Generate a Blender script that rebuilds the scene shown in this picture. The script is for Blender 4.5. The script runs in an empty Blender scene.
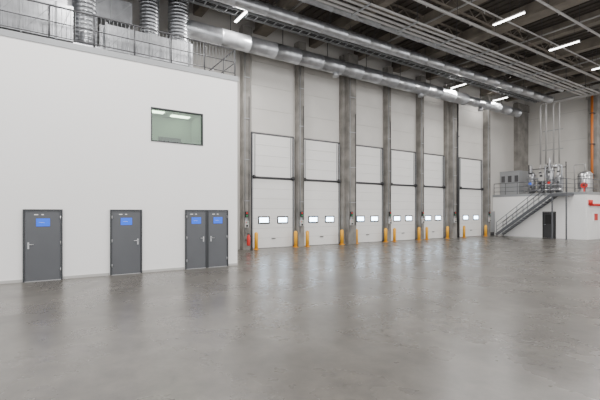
import bpy, bmesh, math, random
from mathutils import Vector, Matrix
random.seed(3)
D=14.0; H=2.02; WX=-5.8   # camera distance from white wall, eye height, dock wall plane

# ---------------- materials ----------------
def mat(name,col,rough=0.6,metal=0.0,noise=0.0,nscale=3.0,bump=0.0,bscale=20.0,emit=None,estr=0.0,spec=0.5):
    m=bpy.data.materials.new(name); m.use_nodes=True
    nt=m.node_tree; b=nt.nodes['Principled BSDF']
    b.inputs['Base Color'].default_value=(*col,1); b.inputs['Roughness'].default_value=rough
    b.inputs['Metallic'].default_value=metal
    b.inputs['Specular IOR Level'].default_value=spec
    if emit: 
        b.inputs['Emission Color'].default_value=(*emit,1); b.inputs['Emission Strength'].default_value=estr
    if noise or bump:
        tc=nt.nodes.new('ShaderNodeTexCoord')
    if noise:
        n=nt.nodes.new('ShaderNodeTexNoise'); n.inputs['Scale'].default_value=nscale; n.inputs['Detail'].default_value=6
        nt.links.new(tc.outputs['Object'],n.inputs['Vector'])
        r=nt.nodes.new('ShaderNodeValToRGB'); r.color_ramp.elements[0].position=.3; r.color_ramp.elements[1].position=.7
        r.color_ramp.elements[0].color=(*[c*(1-noise) for c in col],1); r.color_ramp.elements[1].color=(*[min(1,c*(1+noise)) for c in col],1)
        nt.links.new(n.outputs['Fac'],r.inputs['Fac']); nt.links.new(r.outputs['Color'],b.inputs['Base Color'])
    if bump:
        n=nt.nodes.new('ShaderNodeTexNoise'); n.inputs['Scale'].default_value=bscale
        nt.links.new(tc.outputs['Object'],n.inputs['Vector'])
        bp=nt.nodes.new('ShaderNodeBump'); bp.inputs['Strength'].default_value=bump; bp.inputs['Distance'].default_value=.02
        nt.links.new(n.outputs['Fac'],bp.inputs['Height']); nt.links.new(bp.outputs['Normal'],b.inputs['Normal'])
    return m
M={}
M['white']=mat('white_paint',(.87,.86,.845),.55,noise=.012,nscale=.6)
M['panel']=mat('wall_panel',(.52,.50,.47),.5,noise=.05,nscale=.5)
M['doorpanel']=mat('dock_door_panel',(.79,.78,.755),.4,noise=.02,nscale=1)
M['upper']=mat('upper_wall_panel',(.60,.58,.545),.5,noise=.05,nscale=.8)
M['conc']=mat('column_concrete',(.22,.208,.19),.85,noise=.30,nscale=1.6,bump=.25)
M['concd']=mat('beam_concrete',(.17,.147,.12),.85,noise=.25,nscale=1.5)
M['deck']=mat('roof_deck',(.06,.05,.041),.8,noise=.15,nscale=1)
M['galv']=mat('galvanised_steel',(.44,.45,.47),.32,.8,noise=.18,nscale=3)
M['galvb']=mat('galvanised_rail',(.33,.34,.35),.5,.3)
M['pipe']=mat('painted_pipe',(.40,.39,.38),.4,.4)
M['dark']=mat('dark_steel',(.045,.045,.047),.5,.2)
M['mid']=mat('door_track_steel',(.09,.09,.095),.45,.4)
M['black']=mat('black_rubber',(.012,.012,.012),.6)
M['grey']=mat('grey_door_paint',(.09,.094,.102),.42,noise=.05,nscale=2)
M['greyf']=mat('grey_frame_paint',(.035,.038,.042),.45)
M['blue']=mat('blue_sign',(.01,.12,.85),.4,emit=(.01,.12,.85),estr=.3)
M['paper']=mat('white_label',(.8,.8,.8),.6)
M['steel']=mat('stainless_steel',(.55,.55,.56),.3,.9)
M['yellow']=mat('yellow_guard',(.85,.40,.01),.45)
M['orange']=mat('orange_pipe',(.50,.14,.02),.5)
M['red']=mat('red_paint',(.6,.02,.015),.4)
M['green']=mat('green_lamp',(.03,.3,.1),.4)
M['base']=mat('baseboard_grey',(.45,.44,.42),.5)
M['lamp']=mat('led_diffuser',(1,1,1),.5,emit=(1,.99,.97),estr=15)
M['day']=mat('daylight_pane',(.8,.85,.9),.2,emit=(.58,.78,1),estr=16)
M['roomw']=mat('office_inner_wall',(.46,.54,.46),.7)
M['roomlamp']=mat('office_lamp',(1,1,1),.5,emit=(1,1,.9),estr=10)
g=bpy.data.materials.new('window_glass'); g.use_nodes=True; nt=g.node_tree
for n in list(nt.nodes): nt.nodes.remove(n)
o=nt.nodes.new('ShaderNodeOutputMaterial'); tr=nt.nodes.new('ShaderNodeBsdfTransparent'); tr.inputs[0].default_value=(.72,.84,.74,1)
gl=nt.nodes.new('ShaderNodeBsdfGlossy'); gl.inputs['Roughness'].default_value=.03; mx=nt.nodes.new('ShaderNodeMixShader'); mx.inputs[0].default_value=.12
nt.links.new(tr.outputs[0],mx.inputs[1]); nt.links.new(gl.outputs[0],mx.inputs[2]); nt.links.new(mx.outputs[0],o.inputs[0]); M['glass']=g

# floor material : polished concrete
f=bpy.data.materials.new('polished_concrete'); f.use_nodes=True; nt=f.node_tree; b=nt.nodes['Principled BSDF']
tc=nt.nodes.new('ShaderNodeTexCoord')
def noise(sc,det,rough=.6,dist=0):
    n=nt.nodes.new('ShaderNodeTexNoise'); n.inputs['Scale'].default_value=sc; n.inputs['Detail'].default_value=det
    n.inputs['Roughness'].default_value=rough; n.inputs['Distortion'].default_value=dist
    nt.links.new(tc.outputs['Object'],n.inputs['Vector']); return n
n1=noise(.5,8,.65,.2); n2=noise(3.2,8,.72,.3); n3=noise(.6,5,.6)
r1=nt.nodes.new('ShaderNodeValToRGB'); r1.color_ramp.elements[0].position=.3; r1.color_ramp.elements[1].position=.7
r1.color_ramp.elements[0].color=(.078,.071,.063,1); r1.color_ramp.elements[1].color=(.142,.131,.117,1)
nt.links.new(n1.outputs['Fac'],r1.inputs['Fac'])
r2=nt.nodes.new('ShaderNodeValToRGB'); r2.color_ramp.elements[0].position=.3; r2.color_ramp.elements[1].position=.7
r2.color_ramp.elements[0].color=(.74,.74,.75,1); r2.color_ramp.elements[1].color=(1.2,1.2,1.18,1)
nt.links.new(n2.outputs['Fac'],r2.inputs['Fac'])
mm=nt.nodes.new('ShaderNodeMix'); mm.data_type='RGBA'; mm.blend_type='MULTIPLY'; mm.inputs['Factor'].default_value=1
nt.links.new(r1.outputs['Color'],mm.inputs['A']); nt.links.new(r2.outputs['Color'],mm.inputs['B'])
nt.links.new(mm.outputs['Result'],b.inputs['Base Color'])
mr=nt.nodes.new('ShaderNodeMapRange'); mr.inputs['From Min'].default_value=.3; mr.inputs['From Max'].default_value=.7; mr.inputs['To Min'].default_value=.24; mr.inputs['To Max'].default_value=.32
nt.links.new(n3.outputs['Fac'],mr.inputs['Value']); nt.links.new(mr.outputs['Result'],b.inputs['Roughness'])
bp=nt.nodes.new('ShaderNodeBump'); bp.inputs['Strength'].default_value=.03; bp.inputs['Distance'].default_value=.01
nt.links.new(n2.outputs['Fac'],bp.inputs['Height']); nt.links.new(bp.outputs['Normal'],b.inputs['Normal'])
b.inputs['Specular IOR Level'].default_value=.55
M['floor']=f

# ---------------- mesh builder ----------------
class B:
    def __init__(s,name): s.name=name; s.bm=bmesh.new(); s.mats=[]
    def mi(s,m):
        if m not in s.mats: s.mats.append(m)
        return s.mats.index(m)
    def box(s,x0,x1,y0,y1,z0,z1,m):
        x0,x1=sorted((x0,x1)); y0,y1=sorted((y0,y1)); z0,z1=sorted((z0,z1))
        v=[s.bm.verts.new(p) for p in [(x0,y0,z0),(x1,y0,z0),(x1,y1,z0),(x0,y1,z0),(x0,y0,z1),(x1,y0,z1),(x1,y1,z1),(x0,y1,z1)]]
        k=s.mi(m)
        for q in [(0,3,2,1),(4,5,6,7),(0,1,5,4),(1,2,6,5),(2,3,7,6),(3,0,4,7)]:
            s.bm.faces.new([v[i] for i in q]).material_index=k
        return s
    def prism(s,a,b_,w,h,m):
        a=Vector(a); b_=Vector(b_); d=(b_-a).normalized(); side=d.cross(Vector((0,0,1)))
        if side.length<1e-4: side=Vector((1,0,0))
        side.normalize(); up=side.cross(d)
        v=[]
        for p in (a,b_):
            for i,j in ((-1,-1),(1,-1),(1,1),(-1,1)): v.append(s.bm.verts.new(p+side*i*w/2+up*j*h/2))
        k=s.mi(m)
        for q in [(0,1,2,3),(7,6,5,4),(0,4,5,1),(1,5,6,2),(2,6,7,3),(3,7,4,0)]:
            s.bm.faces.new([v[i] for i in q]).material_index=k
        return s
    def tube(s,pts,r,m,seg=12,fillet=0.0,radii=None):
        P=[Vector(p) for p in pts]
        if fillet and len(P)>2:
            Q=[P[0]]
            for i in range(1,len(P)-1):
                a=(P[i-1]-P[i]).normalized(); c=(P[i+1]-P[i]).normalized()
                p0=P[i]+a*fillet; p2=P[i]+c*fillet
                for k in range(7):
                    t=k/6; Q.append(p0*(1-t)**2+P[i]*2*t*(1-t)+p2*t*t)
            Q.append(P[-1]); P=Q
        n=len(P); k=s.mi(m); rings=[]; u=None
        for i in range(n):
            d=((P[min(i+1,n-1)]-P[i]).normalized()+(P[i]-P[max(i-1,0)]).normalized()).normalized()
            if u is None:
                u=d.cross(Vector((0,0,1)))
                if u.length<1e-3: u=Vector((1,0,0))
            u=(u-d*u.dot(d)).normalized(); w=d.cross(u); rr=radii[i] if radii else r
            rings.append([s.bm.verts.new(P[i]+(u*math.cos(2*math.pi*j/seg)+w*math.sin(2*math.pi*j/seg))*rr) for j in range(seg)])
        for i in range(n-1):
            for j in range(seg):
                fc=s.bm.faces.new([rings[i][j],rings[i][(j+1)%seg],rings[i+1][(j+1)%seg],rings[i+1][j]]); fc.material_index=k; fc.smooth=True
        s.bm.faces.new(rings[0][::-1]).material_index=k; s.bm.faces.new(rings[-1]).material_index=k
        return s
    def build(s,loc=None):
        bmesh.ops.recalc_face_normals(s.bm,faces=s.bm.faces[:])
        me=bpy.data.meshes.new(s.name); s.bm.to_mesh(me); s.bm.free()
        for m in s.mats: me.materials.append(M[m])
        o=bpy.data.objects.new(s.name,me); bpy.context.scene.collection.objects.link(o)
        if loc: o.location=loc
        return o

CZ=12.6; YE=38.5; Y0=-14; XR=20
# ---------------- shell ----------------
b_=B('floor'); b_.box(WX-.3,XR,Y0,YE+.3,-.3,0,'floor'); b_.build()
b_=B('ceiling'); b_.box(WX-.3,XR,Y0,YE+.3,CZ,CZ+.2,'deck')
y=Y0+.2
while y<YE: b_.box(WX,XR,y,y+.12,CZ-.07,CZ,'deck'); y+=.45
b_.build()
w=B('wall_dock')
w.box(WX-.3,WX,Y0,YE+.3,0,CZ,'panel')
w.build()
w=B('wall_end'); w.box(WX,XR,YE,YE+.3,0,CZ,'upper')
for z in (5.4,8.2,10.6): w.box(WX,XR,YE-.012,YE,z,z+.03,'base')
for x in (-3.2,-.6,2.0,8): w.box(x,x+.03,YE-.012,YE,3.4,CZ,'base')
w.build()
# white wall (front of office block), window opening
wy0,wy1,wz0,wz1=3.24,5.05,4.41,5.56
w=B('wall_left'); T=-.25; BE=6.4
w.box(T,0,Y0,wy0,0,7,'white'); w.box(T,0,wy1,BE,0,7,'white'); w.box(T,0,wy0,wy1,0,wz0,'white'); w.box(T,0,wy0,wy1,wz1,7,'white')
w.box(WX+.01,T,BE-.25,BE,0,7,'white'); w.build()
w=B('mezzanine_roof_deck'); w.box(WX+.01,.0,Y0,BE,7.0,7.12,'base'); w.box(0,.03,Y0,BE+.03,6.98,7.16,'galvb'); w.build()
w=B('baseboard_left')
for a,c in ((Y0,-.33),(.70,1.96),(2.97,4.37),(6.03,BE)): w.box(0,.02,a,c,0,.08,'base')
w.build()
w=B('window_1')
fr=.035
w.box(-.12,.02,wy0,wy0+fr,wz0,wz1,'greyf'); w.box(-.12,.02,wy1-fr,wy1,wz0,wz1,'greyf')
w.box(-.12,.02,wy0,wy1,wz0,wz0+fr,'greyf'); w.box(-.12,.02,wy0,wy1,wz1-fr,wz1,'greyf')
w.box(-.06,-.05,wy0+fr,wy1-fr,wz0+fr,wz1-fr,'glass'); w.build()
w=B('office_room_interior')
w.box(-4.6,-4.5,.5,6.1,3.4,6.3,'roomw'); w.box(-4.6,T-.01,.4,.5,3.4,6.3,'roomw'); w.box(-4.6,T-.01,6.1,6.14,3.4,6.3,'roomw')
w.box(-4.6,T-.01,.4,6.14,6.3,6.4,'roomw'); w.box(-4.6,T-.01,.4,6.14,3.3,3.4,'roomw')
for (x,y_) in ((-2.6,4.6),(-3.9,5.4),(-3.6,4.2),(-1.4,3.0)): w.box(x-.15,x+.15,y_-.4,y_+.4,6.26,6.3,'roomlamp')
w.box(-4.5,-4.42,4.6,5.6,3.4,5.4,'greyf')
w.build()

# ---------------- personnel doors ----------------
def pdoor(name,y0,y1,hl=True):
    b=B(name); z1=2.1; f=.045
    b.box(0.001,.06,y0,y0+f,0,z1,'greyf'); b.box(0.001,.06,y1-f,y1,0,z1,'greyf'); b.box(0.001,.06,y0+f,y1-f,z1-f,z1,'greyf')
    b.box(.001,.04,y0+f+.006,y1-f-.006,.012,z1-f-.006,'grey')
    b.box(.001,.05,y0+f,y1-f,0,.012,'steel')
    hy=y0+f+.09 if hl else y1-f-.09; s=1 if hl else -1
    b.box(.04,.05,hy-.02,hy+.02,.95,1.14,'steel')
    b.tube([(.045,hy,1.08),(.10,hy,1.08),(.10,hy+s*.13,1.08)],.012,'steel',8,.02)
    hy2=y1-f-.01 if hl else y0+f+.01
    for z in (.25,1.05,1.8): b.tube([(.06,hy2,z),(.06,hy2,z+.1)],.012,'steel',8)
    c=(y0+y1)/2; 
    b.box(.04,.046,c-.17,c+.17,1.60,1.83,'blue')
    b.box(.046,.047,c-.10,c+.04,1.71,1.716,'paper')
    b.box(.04,.045,c-.22,c-.12,1.93,1.955,'paper'); b.box(.04,.045,c-.04,c+.02,1.93,1.955,'paper')
    b.build()
pdoor('door_1',-.31,.68,True); pdoor('door_2',1.98,2.95,False)
pdoor('door_3',4.39,5.19,False); pdoor('door_4',5.20,6.01,True)

# ---------------- dock doors ----------------
def dock(y0,y1):
    b=B('dock_door'); x=WX; t=.07
    n=7; hh=3.85/n
    for i in range(n):
        b.box(x+.001,x+t,y0+.1,y1-.1,i*hh+.02,(i+1)*hh+.008,'doorpanel')
        b.box(x+.001,x+t-.02,y0+.1,y1-.1,i*hh+.0,i*hh+.02,'dark' if i==0 else 'base')
    W=y1-y0
    for c in (y0+W*.28,y0+W*.72):
        b.box(x+t,x+t+.02,c-.36,c+.36,1.36,1.78,'black'); b.box(x+t+.02,x+t+.025,c-.28,c+.28,1.44,1.70,'day')
    b.box(x+t,x+t+.05,(y0+y1)/2-.12,(y0+y1)/2+.12,.5,.54,'dark')
    b.box(x+.001,x+.1,y0+.1,y1-.1,3.88,3.99,'mid')
    b.tube([(x+.16,y0+.02,3.95),(x+.16,y1-.02,3.95)],.04,'mid',10)
    for yy in (y0+.12,y1-.12): b.tube([(x+.16,yy-.06,3.95),(x+.16,yy+.06,3.95)],.11,'dark',14)
    for i in range(4): b.box(x+.001,x+.05,y0+.1,y1-.1,4.0+i*.585,4.0+i*.585+.575,'doorpanel')
    b.box(x+.001,x+.07,y0,y1,6.34,6.41,'mid')
    for k in range(4): b.box(x+.001,x+.03,y0+.02,y1-.02,6.45+k*1.3,6.45+k*1.3+(1.29 if k%2 else 1.285),'upper')
    for yy in (y0,y1-.09):
        b.box(x+.001,x+.10,yy,yy+.09,0,6.36,'mid')
        b.box(x+.10,x+.14,yy+.02,yy+.05,.1,6.3,'galvb')
    for yy in (y0+.2,y1-.24): b.box(x+.05,x+.09,yy,yy+.04,4.0,6.3,'galvb')
    b.build()
doors=[(9.85,12.62),(13.2,16.05),(17.0,19.85),(20.45,23.2),(23.8,26.45),(28.3,31.5)]
for d in doors: dock(*d)

def column(y0,y1,p,wide):
    b=B('concrete_column'); b.box(WX+.001,WX+p,y0,y1,0,11.9,'conc')
    b.box(WX+.001,WX+p+.12,y0-.06,y1+.06,11.3,11.9,'conc')
    b.tube([(WX+p+.03,y0+.1,.8),(WX+p+.03,y0+.1,11.2)],.022,'galvb',8)
    b.tube([(WX+p+.03,y1-.08,1.2),(WX+p+.03,y1-.08,8.2)],.018,'dark',8)
    for z in (2.6,4.8,7,9.2): b.box(WX+p,WX+p+.04,y0+.06,y1-.04,z,z+.04,'galvb')
    if wide: b.box(WX+.001,WX+p*.5,y0-.22,y0,0,11.9,'conc')
    b.build()
cols=[(9.2,9.62,.4,0),(12.72,13.12,.4,0),(16.3,16.93,.65,1),(19.95,20.3,.4,0),(23.3,23.7,.4,0),(26.7,27.25,.65,1),(31.75,32.2,.4,0)]
for c in cols: column(*c)
b=B('drain_pipe'); b.tube([(WX+.2,27.95,0),(WX+.2,27.95,11)],.09,'dark',12)
for z in (2,5,8): b.box(WX+.001,WX+.3,27.83,28.07,z,z+.05,'dark')
b.build()

def guard(y):
    b=B('bollard'); x=WX+.5
    b.tube([(x,y,0),(x,y,.86),(x,y,.93)],.10,'yellow',14,radii=[.10,.10,.05])
    b.box(x-.14,x+.14,y-.12,y+.12,0,.02,'yellow'); b.build()
for d in doors: guard(d[0]+.08); guard(d[1]-.16)
for i,c in enumerate(cols):
    b=B('door_control_panel'); x=WX+c[2]; y0=c[0]+.05
    b.box(x+.05,x+.15,y0,y0+.22,1.2,1.55,'base'); b.box(x+.15,x+.16,y0+.04,y0+.09,1.44,1.49,'red'); b.box(x+.15,x+.16,y0+.13,y0+.18,1.44,1.49,'green')
    b.box(x+.15,x+.17,y0+.06,y0+.16,1.24,1.34,'black')
    b.box(x+.05,x+.13,y0+.03,y0+.19,1.74,2.04,'black'); b.tube([(x+.13,y0+.11,1.96),(x+.15,y0+.11,1.96)],.045,'red',12); b.tube([(x+.13,y0+.11,1.82),(x+.15,y0+.11,1.82)],.045,'green',12)
    b.box(x+.001,x+.05,y0+.05,y0+.18,1.25,2.0,'galvb')
    b.build()
b=B('fire_extinguisher'); x=WX+.75;y_=9.35
b.tube([(x,y_,.25),(x,y_,.3),(x,y_,.72),(x,y_,.8),(x,y_,.84)],.09,'red',16,radii=[.08,.09,.09,.05,.03])
b.box(x-.03,x+.03,y_-.08,y_+.04,.84,.89,'black'); b.tube([(x,y_+.05,.86),(x+.02,y_+.13,.7),(x+.02,y_+.12,.4)],.014,'black',8,.04)
b.box(WX+.4,x-.06,y_-.03,y_+.03,.5,.56,'dark'); b.build()

# ---------------- railing on the block ----------------
b=B('guard_railing'); X=-.08
for z in (8.2,7.72,7.3): b.tube([(X,Y0,z),(X,BE-.06,z)],.028 if z>8 else .018,'mid',8)
y=BE-.06
while y>Y0+.1:
    b.tube([(X,y,7.12),(X,y,8.2)],.026,'mid',8); y-=1.2
y=BE-.1
while y>-4:
    b.tube([(X,y,7.3),(X,y,8.2)],.007,'galvb',5); y-=.12
b.tube([(X,BE-.06,8.2),(-5.6,BE-.06,8.2)],.024,'mid',8); b.tube([(X,BE-.06,7.7),(-5.6,BE-.06,7.7)],.018,'mid',8)
for x in (-1.2,-2.4,-3.6,-4.8): b.tube([(x,BE-.06,7.12),(x,BE-.06,8.2)],.022,'mid',8)
b.build()

# ---------------- ducts on block roof ----------------
def vduct(x,y,r,z0,z1):
    b=B('spiral_duct'); P=[];R=[]; z=z0
    while z<z1:
        P+= [(x,y,z),(x,y,z+.10),(x,y,z+.115),(x,y,z+.135)]; R+=[r,r,r+.012,r+.012]; z+=.15
    b.tube(P,r,'galv',24,radii=R); b.box(x-r-.08,x+r+.08,y-r-.08,y+r+.08,z0-.12,z0,'galv')
    b.box(x-r,x+r,y-r,y+r,7.12,z0-.12,'galv'); b.build()
vduct(-2.3,1.5,.36,7.9,CZ-.1); vduct(-4.2,4.15,.40,7.6,CZ-.1)
def rduct(x0,x1,y0,y1,z0,z1,step=.9):
    b=B('rectangular_duct'); b.box(x0,x1,y0,y1,z0,z1,'galv')
    y=y0+.03
    while y<y1+.01:
        b.box(x0-.04,x1+.04,y-.025,y+.025,z0-.04,z1+.04,'galvb'); b.box(x0,x1,y-.02,y+.02,7.12,z0-.04,'dark') if z0<8 else [b.tube([(xx,y,z1),(xx,y,CZ)],.012,'dark',6) for xx in (x0,x1)]
        b.prism((x1+.004,y+.05,z0+.05),(x1+.004,min(y+step,y1)-.05,z1-.05),.012,.02,'galvb') if y+.2<y1 else None
        y+=step
    b.build()
rduct(-1.5,-.6,Y0+1,1.0,7.45,8.55)
rduct(-1.4,-.7,1.95,4.9,7.45,8.3,.7)
rduct(-3.6,-2.9,-6,3.2,9.4,10.3,1.2)
rduct(-2.5,-1.7,-8,.9,8.95,9.65,1.0)
b=B('air_handling_unit'); b.box(-3.6,-2.75,2.0,3.4,7.25,9.1,'galv'); b.box(-3.6,-2.75,2.0,3.4,7.12,7.25,'dark')
for yy in (2.0,2.45,2.9,3.36): b.box(-2.75,-2.72,yy,yy+.04,7.25,9.1,'galvb')
for k in range(14): b.box(-2.75,-2.71,2.5,2.85,7.4+k*.1,7.44+k*.1,'dark')
b.build()

DX=D-18.3
b=B('main_ventilation_duct')
P=[];R=[];z=7.5
while z<CZ-.15:
    P+=[(DX,5.45,z),(DX,5.45,z+.10),(DX,5.45,z+.115),(DX,5.45,z+.135)]; R+=[.46,.46,.475,.475]; z+=.15
b.tube(P,.46,'galv',24,radii=R)
P=[(DX,5.6,10.5)];R=[.41];y=6.0
while y<34.5:
    P+=[(DX,y,10.5),(DX,y+1.42,10.5),(DX,y+1.43,10.5),(DX,y+1.49,10.5)]; r=.41 if y<26 else .34; R+=[r,r,r+.02,r+.02]; y+=1.5
b.tube(P,.4,'galv',24,radii=R)
b.box(DX-.5,DX+.5,4.95,5.95,7.12,7.5,'galv')
y=8
while y<34: b.tube([(DX,y,10.9),(DX,y,CZ)],.02,'dark',6); y+=3
for y in (14.6,22,29): b.tube([(DX,y,10.15),(DX,y,9.9)],.18,'galv',16)
b.build()
def sduct(x,z,r,y0=-8,y1=34):
    b=B('supply_air_duct'); P=[];R=[]; y=y0 
    while y<y1:
        P+=[(x,y,z),(x,y+1.4,z),(x,y+1.42,z),(x,y+1.48,z)]; R+=[r,r,r+.015,r+.015]; y+=1.5
    b.tube(P,r,'galv',20,radii=R)
    y=y0+2
    while y<y1: b.tube([(x,y,z+r-.05),(x,y,CZ)],.015,'dark',6); y+=3
    b.build()
sduct(-1.5,10.9,.25); sduct(-.65,11.45,.14); sduct(-2.3,11.5,.16,3)
def ladder(x,z,w=.45,y0=-8,y1=35):
    b=B('cable_tray'); 
    for s in (-1,1): b.box(x+s*w/2-.015,x+s*w/2+.015,y0,y1,z,z+.09,'galvb')
    y=y0+.2
    while y<y1: b.box(x-w/2,x+w/2,y-.02,y+.02,z,z+.03,'galvb'); y+=.5
    b.tube([(x-.1,y0,z+.05),(x-.1,y1,z+.05)],.03,'dark',6); b.tube([(x+.05,y0,z+.05),(x+.05,y1,z+.05)],.025,'black',6)
    y=y0+1
    while y<y1: b.tube([(x+w/2,y,z),(x+w/2,y,CZ)],.012,'dark',5); b.tube([(x-w/2,y,z),(x-w/2,y,CZ)],.012,'dark',5); y+=2.5
    b.build()
ladder(-2.9,11.15,.4); ladder(-3.5,11.4,.3)
b=B('process_pipes')
for i,(x,z,r,xd) in enumerate([(.25,11.05,.07,-2.8),(.55,11.05,.07,-2.45),(.9,11.05,.06,-1.95),(1.2,11.05,.06,-1.6)]):
    b.tube([(x,-10,z),(x,35.2+i*.18,z),(xd,35.2+i*.18,z),(xd,35.2+i*.18,6.0)],r,'pipe',10,.2)
y=-9
while y<35:
    b.box(.1,1.35,y-.03,y+.03,10.93,10.98,'galvb'); b.tube([(.12,y,10.95),(.12,y,CZ)],.015,'dark',6); b.tube([(1.33,y,10.95),(1.33,y,CZ)],.015,'dark',6); y+=3
for z in (7.2,8.8): b.box(-3.0,-1.4,35.95,36.0,z,z+.06,'galvb')
b.build()
b=B('sprinkler_pipe')
for (x,z,r) in ((2.35,11.2,.075),(3.1,11.5,.04),(4.9,11.55,.06)):
    b.tube([(x,-10,z),(x,38.3,z)],r,'pipe',10)
    y=-9
    while y<38: b.tube([(x,y,z),(x,y,CZ)],.012,'dark',5); b.tube([(x,y+1,z),(x,y+1,z-.15)],.02,'pipe',6); y+=3.2
b.build()
b=B('sprinkler_pipe')
for y in (9.5,16,22.5,29,34): b.tube([(-3.2,y+.8,11.75),(14,y+.8,11.75)],.045,'pipe',8)
b.build()
def purlin(x):
    b=B('roof_truss'); z0,z1=11.98,12.5
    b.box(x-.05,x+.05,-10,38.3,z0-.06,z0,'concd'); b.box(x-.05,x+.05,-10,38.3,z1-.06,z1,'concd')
    y=-10;k=0
    while y<38:
        a,c=(z0,z1-.06) if k%2==0 else (z1-.06,z0)
        b.prism((x,y,a),(x,min(y+.6,38.3),c),.04,.04,'concd'); y+=.6;k+=1
    b.build()
for x in (-.2,1.8,6.6,9.2,12.5): purlin(x)

yy=-10.9; k=0
while yy<38:
    b=B('ceiling_beam')
    if k%3:
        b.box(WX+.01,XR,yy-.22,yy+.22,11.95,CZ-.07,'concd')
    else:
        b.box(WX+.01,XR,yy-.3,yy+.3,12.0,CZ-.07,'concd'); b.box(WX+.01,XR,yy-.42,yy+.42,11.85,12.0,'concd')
    b.build(); yy+=3.55; k+=1
def lamp(x,y,z=11.0,L=1.5):
    b=B('led_ceiling_light'); b.box(x-L/2,x+L/2,y-.07,y+.07,z+.03,z+.1,'base'); b.box(x-L/2+.02,x+L/2-.02,y-.055,y+.055,z,z+.03,'lamp')
    for s in (-.5,.5): b.tube([(x+s,y,z+.1),(x+s,y,CZ)],.008,'dark',5)
    b.build()
for (x,y) in ((-2.9,7.9),(-3.6,25.2),(-3.8,30.9)): lamp(x,y,L=1.2)
for y in (-4,1.5,7.2,12.8,18.4,23.9,29.4,35): lamp(3.8,y)
for y in (-4,1.5,7.2,12.8,18.4,23.9,29.4,35): lamp(11,y)

# ---------------- plant mezzanine ----------------
MY=33.2; MX=1.3; MZ=3.4
w=B('mezzanine_platform')
w.box(WX+.01,MX,MY,YE-.01,MZ-.22,MZ,'white'); w.box(WX+.01,MX,MY,MY+.15,0,MZ-.22,'white'); w.box(MX-.15,MX,MY+.15,YE-.01,0,MZ-.22,'white')
w.box(WX+.01,MX+.02,MY-.02,MY,MZ-.1,MZ+.1,'galvb'); w.box(MX,MX+.02,MY,YE-.01,MZ-.1,MZ+.1,'galvb'); w.build()
b=B('door_5'); x0,x1=D-15.68,D-14.72
b.box(x0,x0+.06,MY-.05,MY-.001,0,2.05,'black'); b.box(x1-.06,x1,MY-.05,MY-.001,0,2.05,'black'); b.box(x0,x1,MY-.05,MY-.001,2,2.05,'black')
b.box(x0+.065,x1-.065,MY-.035,MY-.001,.01,1.99,'dark'); b.box(x0+.2,x1-.2,MY-.045,MY-.035,1.1,1.8,'black')
b.tube([(x0+.14,MY-.035,1.05),(x0+.14,MY-.09,1.05),(x0+.27,MY-.09,1.05)],.012,'steel',8,.02); b.build()
b=B('staircase'); xs,xe=-4.8,-.6; ys,ye=32.1,33.05; n=18
for s in (ys,ye): b.prism((xs-.05,s,.0+.12),(xe,s,MZ-.12),.05,.22,'grey')
for i in range(n):
    x=xs+(xe-xs)*(i+.5)/n; z=MZ*(i+1)/(n+1); b.box(x-.14,x+.14,ys+.03,ye-.03,z-.035,z,'galvb')
b.box(xe-.02,xe+1.1,ys-.03,MY-.03,MZ-.2,MZ,'grey')
for px_ in (xe+.05,xe+1.0): b.box(px_,px_+.08,ys,ys+.08,0,MZ-.2,'grey')
b.box(xs-.1,xs+.1,ys-.05,ys+.08,0,.03,'grey'); b.box(xs-.1,xs+.1,ye-.08,ye+.05,0,.03,'grey')
for s in (ys,ye):
    for off,r in ((1.05,.026),(.7,.018),(.38,.018)):
        b.tube([(xs,s,.12+off),(xe,s,MZ+off)]+([(xe+1.1,s,MZ+off)] if s==ys else []),r,'grey',8)
    for i in range(6):
        t=i/5; b.tube([(xs+(xe-xs)*t,s,.1+(MZ-.1)*t),(xs+(xe-xs)*t,s,.12+(MZ-.12)*t+1.05)],.022,'grey',8)
b.tube([(xe+1.1,ys,MZ),(xe+1.1,ys,MZ+1.05)],.02,'grey',8)
for z in (.38,.7,1.05): b.tube([(xe+1.1,ys,MZ+z),(xe+1.1,MY,MZ+z)],.018,'grey',8)
b.build()
b=B('guard_railing')
for z,r in ((1.05,.026),(.7,.018),(.35,.018)):
    b.tube([(WX+.1,MY+.06,MZ+z),(xe,MY+.06,MZ+z)],r,'grey',8)
    b.tube([(xe+1.15,MY+.06,MZ+z),(MX-.06,MY+.06,MZ+z),(MX-.06,YE-.3,MZ+z)],r,'grey',8)
for x in (WX+.1,-4.7,-3.7,-2.7,-1.7,xe,xe+1.15,MX-.06): b.tube([(x,MY+.06,MZ),(x,MY+.06,MZ+1.05)],.024,'grey',8)
for y in (34.5,35.8,37.1,38.2): b.tube([(MX-.06,y,MZ),(MX-.06,y,MZ+1.05)],.024,'grey',8)
b.build()
b=B('control_cabin'); x0,x1,y0,y1=WX+.02,-4.1,34.3,36.4; z1=5.5
b.box(x0,x1,y0,y1,MZ,z1,'galvb')
for x in (x0+.1,x0+.68,x0+1.26): b.box(x,x+.42,y0-.03,y0,MZ+.2,MZ+1.9,'galvb'); b.box(x+.05,x+.37,y0-.035,y0-.03,MZ+1.2,MZ+1.75,'mid')
b.box(x0,x1+.04,y0-.04,y1,z1,z1+.06,'galvb'); b.box(x1,x1+.03,y0+.3,y0+1.2,MZ,MZ+1.95,'galvb'); b.build()
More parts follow.
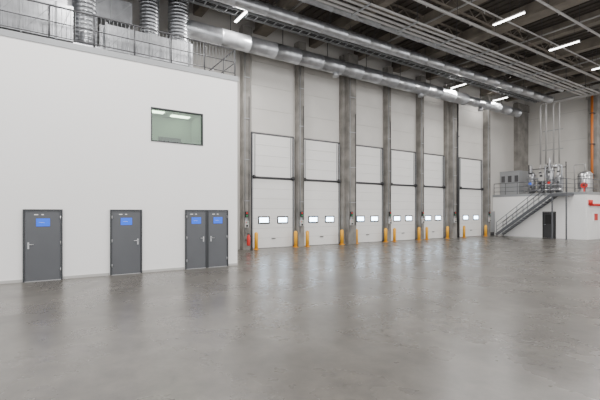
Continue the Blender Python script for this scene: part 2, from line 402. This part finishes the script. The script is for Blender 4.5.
# process rig : open pipework and filter vessels
b=B('pump_and_filter_skid')
b.box(-3.6,-.75,34.0,35.0,MZ,MZ+.12,'dark')
for i,x in enumerate((-3.2,-2.45,-1.75,-1.1)):
    h=(1.7,1.2,2.0,1.4)[i]; top=(2.5,1.9,2.9,2.2)[i]
    b.tube([(x,34.6,MZ+.12),(x,34.6,MZ+.25),(x,34.6,MZ+h),(x,34.6,MZ+h+.2),(x,34.6,MZ+h+.26)],.2,'galv',20,radii=[.14,.29,.29,.17,.05])
    b.tube([(x,34.6,MZ+h+.2),(x,34.6,MZ+top),(x+.12,34.15,MZ+top),(x+.12,34.15,MZ+.4)],.05,'steel',10,.1)
    b.tube([(x,34.6,MZ+.5),(x,34.6,MZ+.54)],.31,'mid',20); b.tube([(x,34.6,MZ+h-.1),(x,34.6,MZ+h-.06)],.31,'mid',20)
    b.tube([(x+.12,34.15,MZ+.95),(x+.12,34.03,MZ+.95)],.10,'red' if i==2 else 'blue' if i==0 else 'dark',12); b.tube([(x+.12,34.15,MZ+1.6),(x+.12,34.06,MZ+1.6)],.07,'paper',12)
    b.tube([(x+.12,34.15,MZ+.6),(x+.12,34.15,MZ+.7)],.10,'dark',12); b.tube([(x+.12,34.15,MZ+1.75),(x+.12,34.15,MZ+1.85)],.10,'dark',12)
b.tube([(-3.6,34.15,MZ+.4),(-.75,34.15,MZ+.4)],.07,'steel',10); b.tube([(-3.6,34.15,MZ+.8),(-.75,34.15,MZ+.8)],.05,'galv',10)
b.tube([(-3.5,34.3,MZ+1.35),(-2.0,34.3,MZ+1.35),(-2.0,34.3,MZ+2.3),(-.8,34.3,MZ+2.3),(-.8,34.3,MZ+.2)],.06,'galv',10,.12)
for x in (-3.6,-2.12,-.75):
    b.box(x-.03,x+.03,34.89,34.95,MZ,MZ+2.6,'mid')
for x in (-2.8,-2.45,-1.95,-1.6): b.tube([(x,35.2,6.0),(x,35.2,MZ+2.2),(x,34.9,MZ+2.2)],.06,'pipe',10,.12)
b.box(-3.6,-.75,34.89,34.95,MZ+2.15,MZ+2.22,'mid')
b.box(-2.35,-1.95,33.95,34.05,MZ+1.1,MZ+1.7,'base'); b.box(-2.27,-2.05,33.94,33.95,MZ+1.45,MZ+1.62,'dark'); b.box(-2.18,-2.12,33.98,34.04,MZ,MZ+1.1,'mid')
b.build()
b=B('water_tank'); b.tube([(.15,36,MZ),(.15,36,MZ+.1),(.15,36,MZ+1.6),(.15,36,MZ+1.8),(.15,36,MZ+1.86)],.4,'steel',24,radii=[.42,.5,.5,.3,.06]); b.tube([(.15,36,MZ+1.8),(.15,36,MZ+2.4),(-.6,36,MZ+2.4),(-.6,36,MZ)],.05,'pipe',8,.1)
for z in (.5,1.4): b.tube([(.15,36,MZ+z),(.15,36,MZ+z+.04)],.515,'mid',24)
b.build()
b=B('fire_hose_reel'); b.tube([(.75,34.2,MZ+.62),(.75,34.35,MZ+.62)],.22,'red',20); b.box(.7,.8,34.25,34.31,MZ,MZ+.5,'red'); b.tube([(.75,34.15,MZ+.62),(.75,34.4,MZ+.62)],.07,'dark',12); b.build()
b=B('concrete_column'); b.box(WX+.001,WX+.35,36.6,YE-.001,MZ,12,'conc'); b.box(WX+.001,WX+.45,36.5,YE-.001,11.3,11.9,'conc'); b.build()
b=B('concrete_column'); b.box(D-14.4,D-13.7,YE-.6,YE-.01,MZ,12,'conc'); b.box(D-14.5,D-13.6,YE-.7,YE-.01,11.3,11.9,'conc'); b.build()
b=B('orange_riser_pipe'); b.tube([(.0,YE-.85,MZ),(.0,YE-.85,11.6)],.09,'orange',12); 
for z in (5,7.5,10): b.box(-.15,.15,YE-.97,YE-.6,z,z+.06,'dark')
b.build()
b=B('fire_hose_pipe'); b.tube([(MX+.12,33.6,2.55),(MX+.12,36.5,2.55),(MX+.12,36.5,.4)],.09,'red',12,.2); b.tube([(MX+.12,33.6,2.55),(MX+.12,33.6,2.9)],.14,'red',12); b.tube([(MX+.02,36.5,.4),(MX+.25,36.5,.4)],.12,'red',12)
b.box(MX+.001,MX+.05,34.3,35.1,1.3,2.0,'paper'); b.box(MX+.05,MX+.06,34.4,35.0,1.4,1.9,'red'); b.build()
b=B('electrical_cabinet'); b.box(WX+.02,WX+.32,32.35,33.0,.3,2.1,'base'); b.box(WX+.32,WX+.34,32.38,32.97,.35,2.05,'galvb'); b.box(WX+.02,WX+.3,32.4,32.95,0,.3,'dark'); b.build()

# ---------------- light ----------------
wd=bpy.data.worlds.new('World'); bpy.context.scene.world=wd; wd.use_nodes=True
wd.node_tree.nodes['Background'].inputs[0].default_value=(.99,.99,1,1); wd.node_tree.nodes['Background'].inputs[1].default_value=2.1
for (x,y) in [(-2.9,7.9),(-3.6,25.2),(-3.8,30.9)]+[(xx,yy) for xx in (3.8,11) for yy in (-4,1.5,7.2,12.8,18.4,23.9,29.4,35)]:
    l=bpy.data.lights.new('luminaire_light','AREA'); l.shape='RECTANGLE'; l.size=1.4; l.size_y=.1; l.energy=(300 if y>22 else 480) if x<10 else 320; l.color=(1,.98,.96)
    l.specular_factor=.15   # the visible LED strip already supplies the highlight
    o=bpy.data.objects.new('luminaire_light',l); o.location=(x,y,10.98); bpy.context.scene.collection.objects.link(o)

# ---------------- camera ----------------
cam=bpy.data.cameras.new('camera'); co=bpy.data.objects.new('camera',cam); bpy.context.scene.collection.objects.link(co)
cam.sensor_width=36; cam.lens=24.0; cam.shift_y=12/600; cam.clip_end=300
fwd=Vector((-605,400,0)).normalized()
co.location=(D,0,H); co.rotation_euler=fwd.to_track_quat('-Z','Y').to_euler()
bpy.context.scene.camera=co
